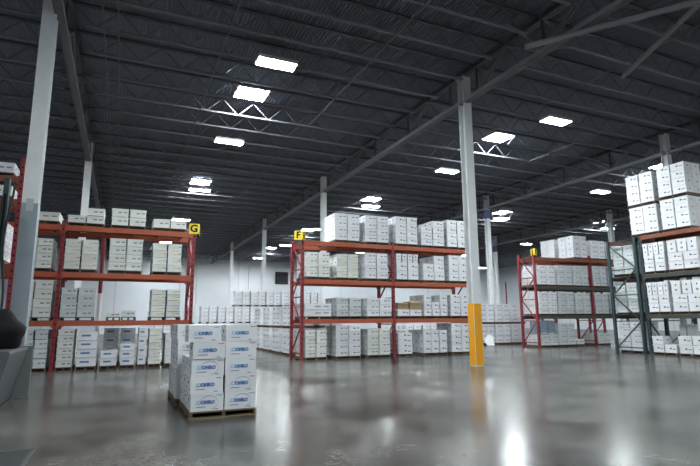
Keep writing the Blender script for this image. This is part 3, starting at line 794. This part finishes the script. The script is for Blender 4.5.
# ------------------------------------------------------------------ odd items on the racks
def open_tray(x, y, z, w, d, h, lab):
    q = MB(); t = 0.012
    q.box(x, x + w, y, y + d, z, z + t, M['brown']); q.box(x, x + w, y, y + t, z, z + h, M['brown']); q.box(x, x + w, y + d - t, y + d, z, z + h * .9, M['brown'])
    q.box(x, x + t, y, y + d, z, z + h, M['brown']); q.box(x + w - t, x + w, y, y + d, z, z + h, M['brown'])
    q.poly([(x, y, z + h), (x + w, y, z + h), (x + w, y - .06, z + h * .75), (x, y - .08, z + h * .8)], M['brown'])
    tag(q.build('open_carton'), lab, 'carton', 'opened brown cartons')
open_tray(10.46, FC + .05, LV[0] + 0.405, 0.52, 0.5, 0.26, 'left opened brown carton on the fourth load, second level, central rack')
open_tray(11.03, FC + .05, LV[0] + 0.405, 0.54, 0.5, 0.31, 'right opened brown carton on the fourth load, second level, central rack')
# blue-grey wrapped bales on floor level of the far right rack
for i, x in enumerate((20.28, 20.80)):
    q = MB(); q.box(x, x + 0.46, 20.62, 21.4, 0.69, 1.36, M['bluegrey']); q.box(x + 0.02, x + 0.44, 20.6, 20.62, 0.72, 0.75, M['plastic']); q.box(x + 0.05, x + 0.4, 20.66, 21.36, 1.36, 1.4, M['bluegrey'])
    tag(q.build('wrapped_bale'), f'{("left", "right")[i]} blue-grey wrapped bale on the lowest cartons, far right rack', 'bale', 'blue-grey bales')
# tall pale box on right edge rack floor level
q = MB(); q.box(20.9, 21.2, 13.1, 13.66, 0.0, 1.22, M['grey']); q.box(20.895, 21.205, 13.095, 13.665, 1.17, 1.23, M['grey']); q.box(20.89, 20.9, 13.36, 13.4, 0.1, 1.15, M['inkgrey'])
tag(q.build('tall_carton'), 'tall pale grey carton standing behind low cartons, floor level, right edge rack', 'carton')
# fallen white sheet by the floor stacks
q = MB()
q.poly([(19.25, 23.75, 0.01), (19.75, 23.72, 0.01), (19.95, 24.1, 0.55), (19.6, 24.12, 0.62), (19.3, 24.0, 0.3)], M['plastic'])
q.poly([(19.25, 23.75, 0.01), (19.3, 24.0, 0.3), (19.05, 23.9, 0.42)], M['plastic'])
tag(q.build('white_sheet'), 'crumpled white sheet leaning on the floor stacks behind the red frame', 'sheet')
# loose white straps on the top right load
for i, (a, c, e) in enumerate((((20.2, 14.35, 7.3), (20.0, 15.1, 7.42), (19.95, 15.3, 7.40)), ((20.2, 14.35, 7.45), (20.15, 14.6, 7.65), (20.1, 14.7, 7.85)))):
    q = MB(); q.bar(a, c, 0.05, 0.012, M['plastic']); q.bar(c, e, 0.045, 0.012, M['plastic'])
    tag(q.build('plastic_strap'), f'{("longer lower", "short upper")[i]} loose white strap sticking out of the top right load', 'strap', 'loose white straps')
# red standpipes
for (x, y, z0, z1, lab) in ((-0.72, 20.3, 2.5, 4.5, 'red vertical standpipe with white foot behind the left rack'), (39.5, 45.0, 2.6, 5.6, 'dark red standpipe far behind, left of the red end frame')):
    t = thing('standpipe', lab, 'pipe', (x, y, 0), 0, 'red standpipes')
    q = MB(); q.tube([(0, 0, z0), (0, 0, z1)], 0.07, M['red'], 10); q.build('riser', t)
    q = MB(); q.tube([(0, 0, 0.0), (0, 0, z0)], 0.085, M['column'], 10); q.build('sleeve', t)['label'] = 'white lower sleeve'
# wall vent
t = thing('wall_vent', 'dark square louvred vent high on the white back wall', 'vent', (20.45, Y1, 7.4))
q = MB()
for b_ in ((-0.9, 0.9, -0.85, -0.72), (-0.9, 0.9, 0.72, 0.85), (-0.9, -0.78, -0.72, 0.72), (0.78, 0.9, -0.72, 0.72)): q.box(b_[0], b_[1], -0.2, -0.002, b_[2], b_[3], M['vent'])
q.build('frame', t)
q = MB(); q.box(-0.78, 0.78, -0.05, -0.004, -0.72, 0.72, M['black']); q.build('backing', t)
q = MB()
for k in range(8): q.bar((-0.78, -0.12, -0.62 + k * .18), (0.78, -0.12, -0.62 + k * .18), 0.02, 0.12, M['truckgrey'], (0, 0.6, 1))
q.build('louvre', t)
# conduits on the wall
for i, x in enumerate((8.9, 15.8)):
    q = MB(); q.tube([(x, Y1 - .08, 2), (x, Y1 - .08, 9.6)], 0.07, M['column'], 8); q.box(x - .15, x + .15, Y1 - .1, Y1 - .002, 4, 4.1, M['column']); q.box(x - .15, x + .15, Y1 - .1, Y1 - .002, 8, 8.1, M['column'])
    tag(q.build('wall_conduit'), f'{("left", "right")[i]} grey vertical conduit on the white back wall', 'conduit', 'conduits on the back wall')

# ------------------------------------------------------------------ reach truck at the left edge
t = thing('reach_truck', 'grey reach truck with a black seat and dark mast parked at left edge', 'forklift', (-2.6, 11.6, 0))
q = MB()
pr = [(-1.3, 0.02), (0.70, 0.02), (0.92, 0.96), (0.90, 1.0), (-1.3, 1.0)]
for y0_, y1_ in ((-1.15, 0.75),):
    q.poly([(a, y0_, c) for a, c in pr], M['truckgrey']); q.poly([(a, y1_, c) for a, c in reversed(pr)], M['truckgrey'])
    for i in range(len(pr)):
        a, c = pr[i], pr[(i + 1) % len(pr)]; q.poly([(a[0], y0_, a[1]), (a[0], y1_, a[1]), (c[0], y1_, c[1]), (c[0], y0_, c[1])], M['truckgrey'])
q.build('chassis', t)
q = MB(); q.box(0.72, 1.0, 0.76, 0.86, 0.02, 1.02, M['tubgrey']); q.build('corner_post', t)['label'] = 'lighter grey corner panel'
# seat / dashboard lump
q = MB()
bm = bmesh.new(); bmesh.ops.create_uvsphere(bm, u_segments=18, v_segments=12, radius=1)
for v in bm.verts:
    n = 1 + 0.12 * math.sin(v.co.x * 5 + 1) * math.cos(v.co.y * 4) + 0.08 * math.sin(v.co.z * 7)
    v.co = Vector((v.co.x * 0.42 * n + 0.5, v.co.y * 0.42 * n + 0.3, max(v.co.z, -0.7) * 0.42 * n + 1.28))
me = bpy.data.meshes.new('seat'); bm.to_mesh(me); bm.free(); me.materials.append(M['black'])
for p_ in me.polygons: p_.use_smooth = True
child('seat', me, t)
q = MB(); q.box(-0.45, 0.05, -0.2, 0.5, 1.0, 1.5, M['black']); q.box(-0.4, 0.0, -0.15, 0.45, 1.5, 1.56, M['black']); q.build('dashboard', t)
q = MB(); q.tube([(-0.3 + .17 * math.cos(a), -0.25 + .17 * math.sin(a), 1.62 + .05 * math.cos(a)) for a in [i * PI / 8 for i in range(17)]], 0.02, M['black'], 6); q.build('steering_wheel', t)
for x in (-0.16, 0.20):
    q = MB(); q.box(x - 0.05, x + 0.05, 0.95, 1.1, 0.3, 4.55 if x > .1 else 4.35, M['green']); q.box(x - 0.02, x + 0.02, 0.93, 0.95, 0.5, 4.2, M['black']); q.build('mast_rail', t)
for z in (1.3, 2.6, 3.6):
    q = MB(); q.box(-0.16, 0.20, 1.0, 1.06, z, z + 0.1, M['green']); q.build('mast_crossbar', t)
q = MB(); q.tube([(0.30 + 0.05 * math.sin(i * .55), 0.97, 1.3 + i * .22) for i in range(15)], 0.022, M['hose'], 7); q.build('hose', t)
q = MB(); q.tube([(0.12 + 0.05 * math.cos(i * .5), 0.92, 1.3 + i * .2) for i in range(15)], 0.02, M['hose'], 7); q.build('hose', t)
for y in (-0.7, 0.4):
    q = MB(); q.tube([(-1.32, y, 0.17), (-1.15, y, 0.17)], 0.17, M['black'], 16); q.build('wheel', t)
# steel plate on the floor, lower left corner
q = MB(); q.box(-2.4, -0.84, 6.3, 7.36, 0.0, 0.012, M['mat']); q.box(-0.86, -0.82, 6.3, 7.36, 0.0, 0.02, M['truckgrey'])
tag(q.build('floor_plate'), 'flat dark steel plate on the floor in the lower left corner', 'plate')

# ------------------------------------------------------------------ world and view
w = bpy.data.worlds.new('world'); scene.world = w; w.use_nodes = True
w.node_tree.nodes['Background'].inputs['Color'].default_value = (0.5, 0.55, 0.6, 1); w.node_tree.nodes['Background'].inputs['Strength'].default_value = 0.05
scene.view_settings.view_transform = 'Standard'; scene.view_settings.look = 'None'
scene.view_settings.exposure = 0.12; scene.view_settings.gamma = 1.0
try:
    scene.cycles.sample_clamp_indirect = 6.0; scene.cycles.max_bounces = 8; scene.cycles.diffuse_bounces = 5; scene.cycles.caustics_reflective = False
except Exception: pass
print('CARTONS', len(CARTONS), 'ind', len(ind), 'min px', cnt[ind[-1]], 'unseen', sum(1 for v in cnt if v == 0))
